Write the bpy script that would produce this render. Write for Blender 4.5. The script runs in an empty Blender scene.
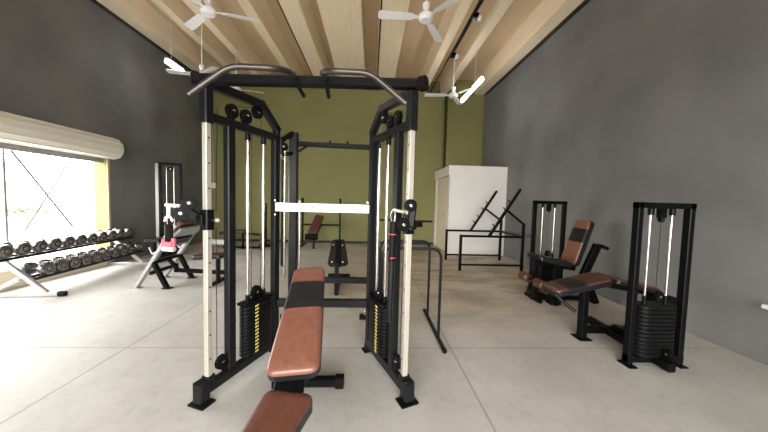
import bpy, bmesh, math, random
from mathutils import Vector as V, Matrix
random.seed(7)
PI = math.pi
scn = bpy.context.scene
COL = scn.collection

# ------------------------------------------------------------------ camera
FPX = 280.0; W = 768.0; H = 432.0; ROLL = 0.026; VPX, VPY = 371.0, 200.5; CAMZ = 1.35
_c, _s = math.cos(ROLL), math.sin(ROLL)
_u, _v = VPX - W/2, VPY - H/2
_ur, _vr = _c*_u + _s*_v, -_s*_u + _c*_v
PITCH = math.atan2(_vr, FPX); YAW = math.atan2(-_ur*math.cos(PITCH), FPX)
def ray(px, py):
    u, v = px - W/2, py - H/2
    ur, vr = _c*u + _s*v, -_s*u + _c*v
    d = (ur, FPX, -vr)
    cp, sp = math.cos(PITCH), math.sin(PITCH)
    d = (d[0], d[1]*cp - d[2]*sp, d[1]*sp + d[2]*cp)
    cy, sy = math.cos(YAW), math.sin(YAW)
    return V((d[0]*cy + d[1]*sy, -d[0]*sy + d[1]*cy, d[2]))
cd = bpy.data.cameras.new('camera'); cam = bpy.data.objects.new('camera', cd); COL.objects.link(cam)
fw = ray(384, 216).normalized(); rt = (ray(385, 216) - ray(384, 216)).normalized(); up = rt.cross(fw)
R3 = Matrix((rt, up, -fw)).transposed()
cam.matrix_world = Matrix.Translation((0, 0, CAMZ)) @ R3.to_4x4()
cd.sensor_fit = 'HORIZONTAL'; cd.sensor_width = 36; cd.lens = FPX/W*36; cd.clip_start = .05; cd.clip_end = 300
scn.camera = cam

# ------------------------------------------------------------------ world, light, exposure
wd = bpy.data.worlds.new('world'); scn.world = wd; wd.use_nodes = True
wb = wd.node_tree.nodes['Background']; wb.inputs[0].default_value = (1.0, .985, .96, 1); wb.inputs[1].default_value = 9.0
def portal(name, loc, rot, sx, sy):
    l = bpy.data.lights.new(name, 'AREA'); l.shape = 'RECTANGLE'; l.size = sx; l.size_y = sy
    l.cycles.is_portal = True
    o = bpy.data.objects.new(name, l); o.location = loc; o.rotation_euler = rot; COL.objects.link(o)
portal('window_daylight_portal', (-5.19, 3.76, 1.15), (0, -PI/2, 0), 1.75, 3.5)
portal('entrance_daylight_portal', (-.4, -2.62, 1.4), (PI/2, 0, 0), 5.0, 2.8)
vs = scn.view_settings; vs.view_transform = 'Standard'; vs.look = 'None'; vs.gamma = 1; vs.use_curve_mapping = False
vs.exposure = 0.98

# ------------------------------------------------------------------ materials
MATS = {}
def mat(name, col, rough=.5, metal=0, var=.0, scale=8, bump=0, emit=None, col2=None, spec=.5, stretch=(1, 1, 1), coat=0):
    m = bpy.data.materials.new(name); m.use_nodes = True; nt = m.node_tree; b = nt.nodes['Principled BSDF']
    b.inputs['Roughness'].default_value = rough; b.inputs['Metallic'].default_value = metal
    b.inputs['Specular IOR Level'].default_value = spec
    if coat: b.inputs['Coat Weight'].default_value = coat
    c = (*col, 1)
    if emit:
        b.inputs['Emission Color'].default_value = (*emit[0], 1); b.inputs['Emission Strength'].default_value = emit[1]
    if col2 is None and var: col2 = tuple(x*(1-var) for x in col)
    b.inputs['Base Color'].default_value = c
    tc = nt.nodes.new('ShaderNodeTexCoord'); mp = nt.nodes.new('ShaderNodeMapping'); mp.inputs['Scale'].default_value = stretch
    nt.links.new(tc.outputs['Object'], mp.inputs['Vector'])
    if col2:
        n = nt.nodes.new('ShaderNodeTexNoise'); n.inputs['Scale'].default_value = scale; n.inputs['Detail'].default_value = 5
        nt.links.new(mp.outputs[0], n.inputs['Vector'])
        r = nt.nodes.new('ShaderNodeValToRGB'); r.color_ramp.elements[0].color = (*col2, 1); r.color_ramp.elements[1].color = c
        r.color_ramp.elements[0].position = .32; r.color_ramp.elements[1].position = .66
        nt.links.new(n.outputs['Fac'], r.inputs[0]); nt.links.new(r.outputs[0], b.inputs['Base Color'])
    if bump:
        n2 = nt.nodes.new('ShaderNodeTexNoise'); n2.inputs['Scale'].default_value = scale*6; n2.inputs['Detail'].default_value = 4
        nt.links.new(mp.outputs[0], n2.inputs['Vector'])
        bp = nt.nodes.new('ShaderNodeBump'); bp.inputs['Strength'].default_value = bump; bp.inputs['Distance'].default_value = .01
        nt.links.new(n2.outputs['Fac'], bp.inputs['Height']); nt.links.new(bp.outputs[0], b.inputs['Normal'])
    MATS[name] = m
    return m
def floor_mat():
    m = bpy.data.materials.new('concrete_floor'); m.use_nodes = True; nt = m.node_tree; N = nt.nodes; L = nt.links; b = N['Principled BSDF']
    b.inputs['Roughness'].default_value = .55; b.inputs['Specular IOR Level'].default_value = .35
    g = N.new('ShaderNodeNewGeometry')
    def noise(scale, det, rough=.55, st=(1, 1, 1)):
        mp = N.new('ShaderNodeMapping'); mp.inputs['Scale'].default_value = st; L.new(g.outputs['Position'], mp.inputs[0])
        n = N.new('ShaderNodeTexNoise'); n.inputs['Scale'].default_value = scale; n.inputs['Detail'].default_value = det
        n.inputs['Roughness'].default_value = rough; L.new(mp.outputs[0], n.inputs['Vector']); return n
    def ramp(src, p0, p1, c0, c1):
        r = N.new('ShaderNodeValToRGB'); r.color_ramp.elements[0].position = p0; r.color_ramp.elements[1].position = p1
        r.color_ramp.elements[0].color = c0; r.color_ramp.elements[1].color = c1; L.new(src, r.inputs[0]); return r
    base = ramp(noise(1.6, 8, .65).outputs[0], .3, .7, (.40, .39, .365, 1), (.53, .52, .495, 1))
    # browner, dirtier concrete towards the back of the hall
    sp = N.new('ShaderNodeSeparateXYZ'); L.new(g.outputs['Position'], sp.inputs[0])
    mr = N.new('ShaderNodeMapRange'); mr.inputs[1].default_value = 2.2; mr.inputs[2].default_value = 4.2; L.new(sp.outputs['Y'], mr.inputs[0])
    mx2 = N.new('ShaderNodeMapRange'); mx2.inputs[1].default_value = -1.6; mx2.inputs[2].default_value = .8; L.new(sp.outputs['X'], mx2.inputs[0])
    mu = N.new('ShaderNodeMath'); mu.operation = 'MULTIPLY'; L.new(mr.outputs[0], mu.inputs[0]); L.new(mx2.outputs[0], mu.inputs[1])
    dirt = ramp(noise(1.1, 6, .6, (1, 1.8, 1)).outputs[0], .36, .58, (.29, .225, .155, 1), (.51, .45, .355, 1))
    mix = N.new('ShaderNodeMixRGB'); L.new(mu.outputs[0], mix.inputs[0]); L.new(base.outputs[0], mix.inputs[1]); L.new(dirt.outputs[0], mix.inputs[2])
    spk = ramp(noise(14, 6, .7).outputs[0], .28, .50, (.66, .64, .60, 1), (1, 1, 1, 1))
    m2 = N.new('ShaderNodeMixRGB'); m2.blend_type = 'MULTIPLY'; m2.inputs[0].default_value = .4
    L.new(mix.outputs[0], m2.inputs[1]); L.new(spk.outputs[0], m2.inputs[2])
    # saw-cut joints
    last = m2.outputs[0]
    wob = noise(.8, 2)
    for ax, pos, wdt in (('X', -2.12, .009), ('X', .77, .008), ('Y', 2.50, .007), ('Y', 5.45, .007), ('X', 2.2, .0)):
        if not wdt: continue
        a = N.new('ShaderNodeMath'); a.operation = 'SUBTRACT'; L.new(sp.outputs[ax], a.inputs[0]); a.inputs[1].default_value = pos
        ab = N.new('ShaderNodeMath'); ab.operation = 'ABSOLUTE'; L.new(a.outputs[0], ab.inputs[0])
        lt = N.new('ShaderNodeMath'); lt.operation = 'LESS_THAN'; L.new(ab.outputs[0], lt.inputs[0]); lt.inputs[1].default_value = wdt
        ml = N.new('ShaderNodeMath'); ml.operation = 'MULTIPLY'; L.new(lt.outputs[0], ml.inputs[0]); ml.inputs[1].default_value = .55
        q = N.new('ShaderNodeMixRGB'); L.new(ml.outputs[0], q.inputs[0]); L.new(last, q.inputs[1]); q.inputs[2].default_value = (.2, .18, .15, 1)
        last = q.outputs[0]
    L.new(last, b.inputs['Base Color'])
    bp = N.new('ShaderNodeBump'); bp.inputs['Strength'].default_value = .12; bp.inputs['Distance'].default_value = .02
    L.new(noise(9, 6).outputs[0], bp.inputs['Height']); L.new(bp.outputs[0], b.inputs['Normal'])
    return m
FLOOR = floor_mat()
WALLG = mat('grey_plaster', (.166, .166, .159), .85, var=.30, scale=1.1, bump=.25)
WALLR = mat('grey_plaster_right', (.178, .178, .173), .85, var=.32, scale=.9, bump=.25)
OLIVE = mat('olive_plaster', (.24, .23, .092), .8, var=.12, scale=1.2, bump=.2)
WOODP = mat('plywood_deck', (.70, .53, .355), .7, var=.08, scale=2.2, bump=.1, stretch=(3, .5, 3))
WOODB = mat('pine_beam', (.92, .77, .57), .65, var=.09, scale=3, bump=.1, stretch=(5, .5, 5))
BLACK = mat('black_powder_coat', (.004, .004, .0045), .33, var=.3, scale=30, spec=.13)
BLACKG = mat('grey_black_paint', (.0075, .008, .009), .32, var=.2, scale=20, spec=.2)
GREYF = mat('grey_frame_paint', (.38, .38, .38), .35, .3, var=.15, scale=10)
RUBBER = mat('black_rubber', (.004, .004, .004), .5, spec=.12)
STEELW = mat('pale_plated_steel', (.50, .455, .39), .36, .35, var=.15, scale=12, stretch=(1, 1, .3))
CHROME = mat('chrome', (.55, .52, .47), .25, 1.0)
WHITEM = mat('white_plate', (.88, .86, .82), .3, .1)
GRIPM = mat('brushed_grip_bar', (.075, .066, .06), .36, .8)
HOLE = mat('dark_hole', (.02, .02, .02), .8)
BROWN = mat('brown_leather', (.19, .075, .049), .33, var=.25, scale=25, bump=.12)
BROWNM = mat('mid_brown_leather', (.150, .052, .034), .36, var=.25, scale=25, bump=.12)
GATE = mat('gate_paint', (.06, .06, .062), .5)
BROWND = mat('dark_brown_leather', (.092, .033, .022), .36, var=.25, scale=25, bump=.12)
PADBLK = mat('black_leather', (.010, .011, .012), .36, spec=.3, bump=.1, scale=25)
YELLOW = mat('yellow_label', (.75, .62, .16), .5)
RED = mat('red_strap', (.55, .03, .05), .5)
PINK = mat('pink_strap', (.75, .12, .18), .5)
WHITEP = mat('white_paint', (.80, .79, .76), .5, var=.04, scale=2)
FANW = mat('white_fan', (.85, .84, .86), .35)
CREAM = mat('cream_metal', (.76, .73, .64), .4, .1, var=.05, scale=4)
CREAMD = mat('cream_paint', (.62, .55, .40), .6)
LIME = mat('lime_reveal', (.15, .175, .06), .7, var=.08, scale=3)
DUMBG = mat('dark_dumbbell', (.17, .165, .165), .26, .85)
DUMBF = mat('dumbbell_face', (.30, .26, .245), .3, .85)
SHINY = mat('bolt', (.9, .9, .9), .15, 1)
TUBE = mat('lamp_glow', (1, 1, 1), .4, emit=((1, .98, .94), 14))
SKIRT = mat('dark_skirting', (.008, .008, .007), .6)
PAVE = mat('outside_concrete', (.45, .44, .42), .8, var=.1, scale=1)
LEAF = mat('hedge_leaves', (.22, .23, .15), .8, var=.3, scale=6)
DOORC = mat('cream_door', (.74, .67, .52), .6)
DOORW = mat('door_wood', (.42, .30, .18), .6)

# ------------------------------------------------------------------ mesh helpers (world coordinates in, origin kept at the thing's base)
WL = {}
def tag(o, label=None, cat=None, group=None, kind=None):
    if label: o['label'] = label
    if cat: o['category'] = cat
    if group: o['group'] = group
    if kind: o['kind'] = kind
    return o
def thing(name, loc, label, cat, group=None):
    o = bpy.data.objects.new(name, None); COL.objects.link(o); o.empty_display_size = .1
    o.location = loc; WL[o] = V(loc); return tag(o, label, cat, group)
def perp(d, upv):
    d = d.normalized(); upv = V(upv)
    if abs(d.dot(upv.normalized())) > .98: upv = V((0, 1, 0)) if abs(d.y) < .9 else V((1, 0, 0))
    s = d.cross(upv).normalized(); return s, s.cross(d).normalized()
class MB:
    def __init__(self, M=None):
        self.v = []; self.f = []; self.mi = []; self.M = M; self.k = 0
    def add(self, vs_, fs, k=None):
        n = len(self.v)
        for p in vs_:
            p = V(p); self.v.append(self.M @ p if self.M else p)
        for f in fs: self.f.append([i+n for i in f]); self.mi.append(self.k if k is None else k)
        return self
    def sweep(self, ring2, p, q, upv=(0, 0, 1), k=None):
        p, q = V(p), V(q); s, t = perp(q-p, upv); n = len(ring2)
        vs_ = [p + s*a + t*b for a, b in ring2] + [q + s*a + t*b for a, b in ring2]
        fs = [[i, (i+1) % n, n+(i+1) % n, n+i] for i in range(n)] + [list(range(n))[::-1], list(range(n, 2*n))]
        return self.add(vs_, fs, k)
    def beam(self, p, q, w=.05, h=None, upv=(0, 0, 1), ch=None, k=None):
        h = h or w; c = ch if ch is not None else min(w, h)*.12; a, b = w/2, h/2
        r = [(a-c, -b), (a, -b+c), (a, b-c), (a-c, b), (-a+c, b), (-a, b-c), (-a, -b+c), (-a+c, -b)]
        return self.sweep(r, p, q, upv, k)
    def box(self, x0, x1, y0, y1, z0, z1, ch=.004, k=None):
        return self.beam(((x0+x1)/2, y0, (z0+z1)/2), ((x0+x1)/2, y1, (z0+z1)/2), x1-x0, z1-z0, (0, 0, 1), ch, k)
    def cyl(self, p, q, r, n=16, r2=None, k=None):
        p, q = V(p), V(q); s, t = perp(q-p, (0, 0, 1)); r2 = r if r2 is None else r2
        an = [2*PI*i/n for i in range(n)]
        vs_ = [p + (s*math.cos(a) + t*math.sin(a))*r for a in an] + [q + (s*math.cos(a) + t*math.sin(a))*r2 for a in an]
        fs = [[i, (i+1) % n, n+(i+1) % n, n+i] for i in range(n)] + [list(range(n))[::-1], list(range(n, 2*n))]
        return self.add(vs_, fs, k)
    def lathe(self, prof, p, ax, n=20, k=None):
        p = V(p); ax = V(ax).normalized(); s, t = perp(ax, (0, 0, 1)); vs_ = []; fs = []
        for (a, r) in prof:
            for i in range(n):
                th = 2*PI*i/n; vs_.append(p + ax*a + (s*math.cos(th) + t*math.sin(th))*r)
        for j in range(len(prof)-1):
            for i in range(n): fs.append([j*n+i, j*n+(i+1) % n, (j+1)*n+(i+1) % n, (j+1)*n+i])
        fs.append(list(range(n))[::-1]); fs.append([(len(prof)-1)*n+i for i in range(n)])
        return self.add(vs_, fs, k)
    def tube(self, pts, r, n=10, fil=.0, k=None):
        pts = [V(p) for p in pts]
        if fil:
            o = [pts[0]]
            for a, b, c in zip(pts, pts[1:], pts[2:]):
                d1 = (a-b); d2 = (c-b); f = min(fil, d1.length*.48, d2.length*.48)
                A = b + d1.normalized()*f; B = b + d2.normalized()*f
                for i in range(6):
                    t = i/5; o.append(A*(1-t)**2 + b*2*t*(1-t) + B*t*t)
            o.append(pts[-1]); pts = o
        d = [(pts[min(i+1, len(pts)-1)] - pts[max(i-1, 0)]).normalized() for i in range(len(pts))]
        s, t = perp(d[0], (0, 0, 1)); vs_ = []
        for p, dd in zip(pts, d):
            s = (s - dd*s.dot(dd)).normalized(); t = s.cross(dd)
            vs_ += [p + (s*math.cos(2*PI*i/n) + t*math.sin(2*PI*i/n))*r for i in range(n)]
        m = len(pts)
        fs = [[j*n+i, j*n+(i+1) % n, (j+1)*n+(i+1) % n, (j+1)*n+i] for j in range(m-1) for i in range(n)]
        fs += [list(range(n))[::-1], [(m-1)*n+i for i in range(n)]]
        return self.add(vs_, fs, k)
    def pad(self, A, B, wa, wb, th, nrm, rc=.05, bands=((0, 1, 0),), side=1, re=.018, crown=.006, corner=(1, 1)):
        # upholstered pad from A to B (centre line of its underside), rounded corners, soft edge
        A, B = V(A), V(B); L = (B-A).length; u = (B-A)/L; nrm = V(nrm); nrm = (nrm - u*nrm.dot(u)).normalized(); w = nrm.cross(u)
        def outl(ins):
            out = []; r = max(rc - ins, .004)
            def arc(cu, cv, a0):
                for i in range(7):
                    a = a0 + PI/2*i/6; out.append((cu + r*math.cos(a), cv + r*math.sin(a)))
            i_ = ins + r
            arc(L-i_, wb/2-i_, 0); arc(i_, wa/2-i_, PI/2); arc(i_, -wa/2+i_, PI); arc(L-i_, -wb/2+i_, 3*PI/2)
            return out
        bm = bmesh.new(); rings = []
        prof = [(0.006, 0), (0, .006), (0, th-re)] + [(re*(1-math.cos(a)), th-re+re*math.sin(a)) for a in (PI/6, PI/3, PI/2)] + [(re+.02, th+crown*.6), (re+.05, th+crown)]
        mx = min(wa, wb)/2*.8
        for ins, z in prof:
            ins = min(ins, mx)
            rings.append([bm.verts.new((a, b, z)) for a, b in outl(ins)])
        n = len(rings[0])
        for r0, r1 in zip(rings, rings[1:]):
            for i in range(n): bm.faces.new([r0[i], r0[(i+1) % n], r1[(i+1) % n], r1[i]])
        bm.faces.new(rings[0][::-1]); bm.faces.new(rings[-1])
        for b0, b1, k in bands:
            if b0 > 0:
                bmesh.ops.bisect_plane(bm, geom=bm.verts[:]+bm.edges[:]+bm.faces[:], plane_co=(b0*L, 0, 0), plane_no=(1, 0, 0))
        bm.verts.index_update(); base = len(self.v)
        for v in bm.verts:
            p = A + u*v.co.x + w*v.co.y + nrm*v.co.z; self.v.append(self.M @ p if self.M else p)
        for f in bm.faces:
            c = f.calc_center_median(); k = side
            if c.z > (th-re)*.75:
                for b0, b1, kk in bands:
                    if b0 <= c.x/L <= b1: k = kk
            self.f.append([base+v.index for v in f.verts]); self.mi.append(k)
        bm.free(); return self
    def build(self, name, mats, parent=None, origin=None, label=None, ang=.6):
        if not isinstance(mats, (list, tuple)): mats = [mats]
        xs = [p.x for p in self.v]; ys = [p.y for p in self.v]; zs = [p.z for p in self.v]
        o0 = V(origin) if origin else V(((min(xs)+max(xs))/2, (min(ys)+max(ys))/2, min(zs)))
        me = bpy.data.meshes.new(name); me.from_pydata([tuple(p-o0) for p in self.v], [], self.f)
        for m in mats: me.materials.append(m)
        for p, k in zip(me.polygons, self.mi): p.material_index = min(k, len(mats)-1)
        bm = bmesh.new(); bm.from_mesh(me); bmesh.ops.recalc_face_normals(bm, faces=bm.faces)
        for f in bm.faces: f.smooth = True
        for e in bm.edges: e.smooth = e.calc_face_angle(0) < ang
        bm.to_mesh(me); bm.free()
        o = bpy.data.objects.new(name, me); COL.objects.link(o); WL[o] = o0
        if parent: o.parent = parent; o.location = o0 - WL[parent]
        else: o.location = o0
        if label: o['label'] = label
        return o
def inst(src, wloc, parent, name=None):
    o = bpy.data.objects.new(name or src.name.split('.')[0], src.data); COL.objects.link(o); WL[o] = V(wloc)
    o.parent = parent; o.location = V(wloc) - (WL[parent] if parent else V((0, 0, 0))); return o
def struct(mb, name, m, parent=None):
    o = mb.build(name, m, parent)
    if not parent: o['kind'] = 'structure'
    return o

# ------------------------------------------------------------------ room shell
XL, XR, YB, YF, ZC, ZD = -4.95, 3.49, 8.74, -2.5, 4.75, 5.18
WY0, WY1, WZ0, WZ1 = 2.0, 5.52, .27, 2.04
struct(MB().box(XL-.22, XR+.2, YF-.2, YB+.6, -.2, 0, 0), 'floor', FLOOR)
mb = MB(); T = .22
mb.box(XL-T, XL, YF, WY0, 0, ZD+.1, 0); mb.box(XL-T, XL, WY1, YB+.6, 0, ZD+.1, 0); mb.box(XL-T, XL, WY0, WY1, WZ1, ZD+.1, 0); mb.box(XL-T, XL, WY0, WY1, 0, WZ0-.03, 0)
struct(mb, 'wall_left', WALLG)
struct(MB().box(XR, XR+.2, YF, YB+.6, 0, ZD+.1, 0), 'wall_right', WALLR)
mb = MB(); mb.box(XL, 2.17, YB, YB+.4, 0, 4.70, 0); mb.box(XL, 2.33, YB+.38, YB+.6, 0, ZD+.1, 0); mb.box(2.33, XR, YB+.10, YB+.6, 0, ZD+.1, 0); mb.box(XL, 2.17, YB+.3, YB+.6, 4.6, ZD+.1, 0)  # deep slot left of the right panel added so that strip falls dark
struct(mb, 'wall_back', OLIVE)
mb = MB(); mb.box(XL-T, -2.9, YF-.2, YF, 0, ZD+.1, 0); mb.box(2.1, XR+.2, YF-.2, YF, 0, ZD+.1, 0); mb.box(-2.9, 2.1, YF-.2, YF, 2.8, ZD+.1, 0)
struct(mb, 'wall_front', WALLG)
ceil = struct(MB().box(XL-T, XR+.2, YF-.2, YB+.7, ZD, ZD+.12, 0), 'ceiling', WOODP)
# timber joists: (left bottom, right bottom)
for x0, x1 in ((-4.95, -4.60), (-3.93, -3.76), (-3.37, -3.19), (-2.40, -2.20), (-1.68, -1.33), (.12, .58), (1.44, 1.63), (2.11, 2.30), (3.17, 3.45)):
    sl = .05
    ring = [(x0, ZC), (x1, ZC), (x1+sl*(x1 < 3.2), ZD+.01), (x0-sl*(x0 > -4.9), ZD+.01)]
    b = MB(); n = 4
    b.add([(x, YF, z) for x, z in ring] + [(x, YB+.2, z) for x, z in ring], [[i, (i+1) % 4, 4+(i+1) % 4, 4+i] for i in range(4)] + [[3, 2, 1, 0], [4, 5, 6, 7]])
    b.build('ceiling_beam', WOODB, ceil)
# wide flat soffit panel in the middle, with board joints
b = MB(); b.box(-1.02, -.25, YF, YB+.2, ZC+.02, ZD+.01, .01); b.build('ceiling_panel', WOODB, ceil)
b = MB()
for x in (-1.69, .10, 1.76): b.box(x-.012, x+.012, YF, YB+.1, ZC-.005, ZC+.03, 0)
b.build('joint_gap', SKIRT, ceil)
struct(MB().box(XR-.035, XR, YF, YB, ZC-.06, ZC+.0, .004), 'trim_1', SKIRT)
struct(MB().box(XL, XL+.03, YF, YB, ZC-.06, ZC+.0, .004), 'trim_2', SKIRT)
mb = MB(); mb.box(XL, 2.17, YB-.015, YB, 0, .07, .003)
struct(mb, 'baseboard_back', SKIRT)

# window opening with lime reveal, sill, mullion
win = struct(MB().box(XL-T-.01, XL+.0, WY1-.012, WY1+.03, WZ0, WZ1, .002), 'window_1', LIME)
b = MB(); b.box(XL-.02, XL+.02, WY1-.01, WY1+.035, 0.0, WZ1-.0, .003); b.build('frame_edge', DOORW, win)
b = MB(); b.box(XL-T-.02, XL+.02, WY0, WY1, WZ0-.03, WZ0, .004); b.box(XL-.001, XL+.012, WY0, WY1, .0, WZ0-.03, .002); b.build('window_sill', CREAMD, win)
b = MB(); b.box(XL-T-.01, XL-T+.03, 4.18, 4.21, WZ0, WZ1, .003); b.build('mullion', GREYF, win)
gl = bpy.data.materials.new('window_glass'); gl.use_nodes = True; nt = gl.node_tree; nt.nodes.clear()
o_ = nt.nodes.new('ShaderNodeOutputMaterial'); mx = nt.nodes.new('ShaderNodeMixShader'); tr = nt.nodes.new('ShaderNodeBsdfTransparent'); gs = nt.nodes.new('ShaderNodeBsdfGlossy')
gs.inputs['Roughness'].default_value = .02; mx.inputs[0].default_value = .05
nt.links.new(tr.outputs[0], mx.inputs[1]); nt.links.new(gs.outputs[0], mx.inputs[2]); nt.links.new(mx.outputs[0], o_.inputs[0])
# roller shutter housing above the window
prof = []
for a in range(0, 181, 30):
    th = math.radians(90 - a); prof.append((XL+.11 + .16*math.cos(th), 2.19 + .19*math.sin(th)))
ring = [(XL, 2.38)] + prof + [(XL, 2.0)]
b = MB(); n = len(ring); YS0, YS1 = 1.7, 5.60
pts = []
for y, sc in ((YS0, 1), (YS1-.03, 1), (YS1, .93)):
    pts += [(XL + (x-XL)*sc, y, 2.19 + (z-2.19)*sc) for x, z in ring]
fs = [[j*n+i, j*n+(i+1) % n, (j+1)*n+(i+1) % n, (j+1)*n+i] for j in range(2) for i in range(n)] + [list(range(n))[::-1], [2*n+i for i in range(n)]]
b.add(pts, fs)
door = b.build('door_1', CREAM, ang=.2); door['kind'] = 'structure'
b = MB()
for a in (0, 30, 60, 90, 120, 150, 180):
    th = math.radians(90 - a); x, z = XL+.11 + .162*math.cos(th), 2.19 + .192*math.sin(th)
    b.tube([(x, YS0+.02, z), (x, YS1-.04, z)], .008, 8)
b.build('shutter_rib', CREAM, door)
b = MB(); b.box(XL-.10, XL-.07, WY0, WY1, WZ1-.10, WZ1+.0, .004); b.box(XL-.11, XL-.06, WY0, WY1, WZ1-.12, WZ1-.09, .006); b.build('shutter_curtain', GREYF, door)
# outside: ground, gate with crossed braces, hedges
g = struct(MB().box(-60, 40, -60, 60, -.4, -.21, 0), 'ground', PAVE)
gate = thing('metal_gate', (-6.1, 4.6, -.2), 'pale metal gate frame with thin crossed braces outside the window', 'gate')
b = MB(); b.beam((-6.1, 3.0, 2.45), (-6.1, 7.6, 2.45), .04); b.beam((-6.1, 3.0, -.15), (-6.1, 7.6, -.15), .04)
for y in (3.0, 4.72, 7.6): b.beam((-6.1, y, -.2), (-6.1, y, 2.45), .04)
b.build('gate_frame', GREYF, gate)
MB().cyl((-6.1, 5.0, 2.15), (-6.1, 6.02, .65), .018, 8).build('cross_brace', GATE, gate)
MB().cyl((-6.14, 6.1, 2.1), (-6.14, 5.25, .65), .014, 8).build('cross_brace', GATE, gate)
for i, (x, y, r, hh) in enumerate(((-23.5, 18.3, 1.2, .55), (-25, 21.2, 1.5, .6))):
    b = MB(); rr = random.Random(i)
    for _ in range(500):
        th = rr.random()*2*PI; ph = math.acos(1-rr.random()); s = rr.uniform(.8, 1.0)
        p = V((x + r*s*math.sin(ph)*math.cos(th), y + r*s*math.sin(ph)*math.sin(th), -.2 + hh*s*math.cos(ph)))
        d1 = V((rr.gauss(0, 1), rr.gauss(0, 1), rr.gauss(0, 1))).normalized()*.16; d2 = d1.cross(V((rr.gauss(0, 1), rr.gauss(0, 1), rr.gauss(0, 1)))).normalized()*.10
        b.add([p-d1, p+d2, p+d1, p-d2], [[0, 1, 2, 3]])
    b.lathe([(0, r*.85), (hh*.5, r*.75), (hh*.85, r*.4), (hh*.9, .05)], (x, y, -.2), (0, 0, 1), 14)
    o = b.build('hedge', LEAF)
    tag(o, ['washed-out green hedge seen far outside the window, nearer to the mullion', 'washed-out green hedge seen far outside the window, behind the crossed braces'][i], 'hedge')
b = MB(); b.lathe([(0, .07), (.28, .10), (.32, .12), (.33, .09)], (-9.0, 7.3, -.2), (0, 0, 1), 14); 
pot = b.build('flower_pot', PINK); tag(pot, 'pink-red pot outside the window behind the dumbbells', 'flower pot')

# white corner room
wr = thing('white_cubicle', (2.75, 7.9, 0), 'white painted box room in the back right corner', 'box room')
b = MB(); b.box(2.06, XR, 7.1, YB+.2, 0, 2.3, .004); b.build('wall_panel', WHITEP, wr)
b = MB(); b.box(1.97, 2.06, 7.1, YB-.02, 2.05, 2.3, .006); b.box(2.0, 2.06, 7.1, 7.25, 0, 2.05, .004); b.box(2.0, 2.06, 8.5, YB-.02, 0, 2.05, .004); b.build('door_frame', WHITEP, wr)
dl = MB().box(2.02, 2.058, 7.25, 8.5, .02, 2.04, .003).build('door_leaf', DOORC, wr, label='cream door')
MB().tube([(2.02, 7.4, 1.0), (1.96, 7.4, 1.0), (1.96, 7.55, 1.0)], .012, 8).build('door_handle', SHINY, dl)
sk = thing('socket_box', (-4.80, YB, 1.62), 'small white switch box on the green wall beside the far left corner', 'socket')
MB().box(-4.84, -4.70, YB-.05, YB-.0, 1.60, 1.76, .01).build('socket_plate', WHITEP, sk)
MB().tube([(-4.77, YB-.015, 1.76), (-4.77, YB-.015, 4.6)], .010, 8).build('conduit', GREYF, sk)
o = MB().tube([(3.41, 2.22, .525), (3.41, 1.5, .525), (3.41, .3, .525)], .022, 14).build('handrail_tube', CREAM)
tag(o, 'cream round tube beside the grey wall at the right edge', 'rail')
for y in (.5, 2.0):
    MB().tube([(3.41, y, .52), (3.41, y, .45), (XR, y, .45)], .010, 8, .03).build('bracket', CREAM, o)

# ------------------------------------------------------------------ ceiling fans, tubes, conduit
def fan(hub, angs, label, rodtop=4.76, L=.66):
    t = thing('ceiling_fan', (hub[0], hub[1], hub[2]), label, 'fan', 'white three-blade ceiling fans')
    h0 = V(hub)
    MB().lathe([(-.055, .03), (-.05, .075), (-.02, .10), (.02, .10), (.05, .07), (.06, .02)], h0, (0, 0, 1), 20).build('motor', FANW, t)
    MB().cyl(h0+V((0, 0, .06)), (hub[0], hub[1], rodtop), .009, 10).build('down_rod', FANW, t)
    MB().lathe([(0, .02), (.03, .045), (.10, .05), (.11, .02)], h0+V((0, 0, .08)), (0, 0, 1), 14).build('rod_cover', FANW, t)
    for a in angs:
        a = math.radians(a); d = V((math.cos(a), math.sin(a), 0)); s = V((-d.y, d.x, 0)) + V((0, 0, .22)); s.normalize(); nn = d.cross(s)
        b = MB(); vs_ = []; st = [(.09, .02), (.16, .028), (.2, .055), (.4, .062), (L-.03, .068), (L, .05)]
        for r, w in st:
            for sg, tz in ((-1, -.003), (1, -.003), (1, .003), (-1, .003)): vs_.append(h0 + d*r + s*w*sg + nn*tz)
        fs = [[j*4+i, j*4+(i+1) % 4, (j+1)*4+(i+1) % 4, (j+1)*4+i] for j in range(len(st)-1) for i in range(4)] + [[3, 2, 1, 0], [len(st)*4-4+i for i in range(4)]]
        b.add(vs_, fs); b.build('blade', FANW, t)
fan((-2.31, 4.13, 3.9), (12, 142, 262), 'white ceiling fan hanging above the left grip bar')
fan((.70, 3.99, 3.9), (180, 308, 60), 'white ceiling fan in the middle top of the room', L=.66)
fan((1.84, 6.55, 3.83), (176, 302, 60), 'white ceiling fan beside the lit tube lamp')
fan((-3.45, 5.94, 3.78), (190, 82, -40), 'white ceiling fan near the left wall, half behind the crossbar', L=.62)
fan((-3.25, 6.95, 3.9), (15, 165, 270), 'white ceiling fan farthest back, seen just under the crossbar', L=.60)
def tube_lamp(p, q, r, label, wires):
    t = thing('tube_lamp', p, label, 'lamp'); p, q = V(p), V(q)
    MB().cyl(p, q, r, 14).build('glowing_tube', TUBE, t)
    b = MB(); d = (q-p).normalized()
    b.beam(p-d*.02+V((0, 0, r+.012)), q+d*.02+V((0, 0, r+.012)), .05, .025); b.build('lamp_body', WHITEP, t)
    for w in wires: MB().cyl(w + V((0, 0, r+.02)), (w[0], w[1], 4.78), .005, 8).build('suspension_wire', FANW, t)
tube_lamp((2.22, 5.8, 3.9), (2.22, 7.07, 3.9), .04, 'lit white tube lamp hanging near the right wall', [V((2.22, 6.2, 3.9))])
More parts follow.
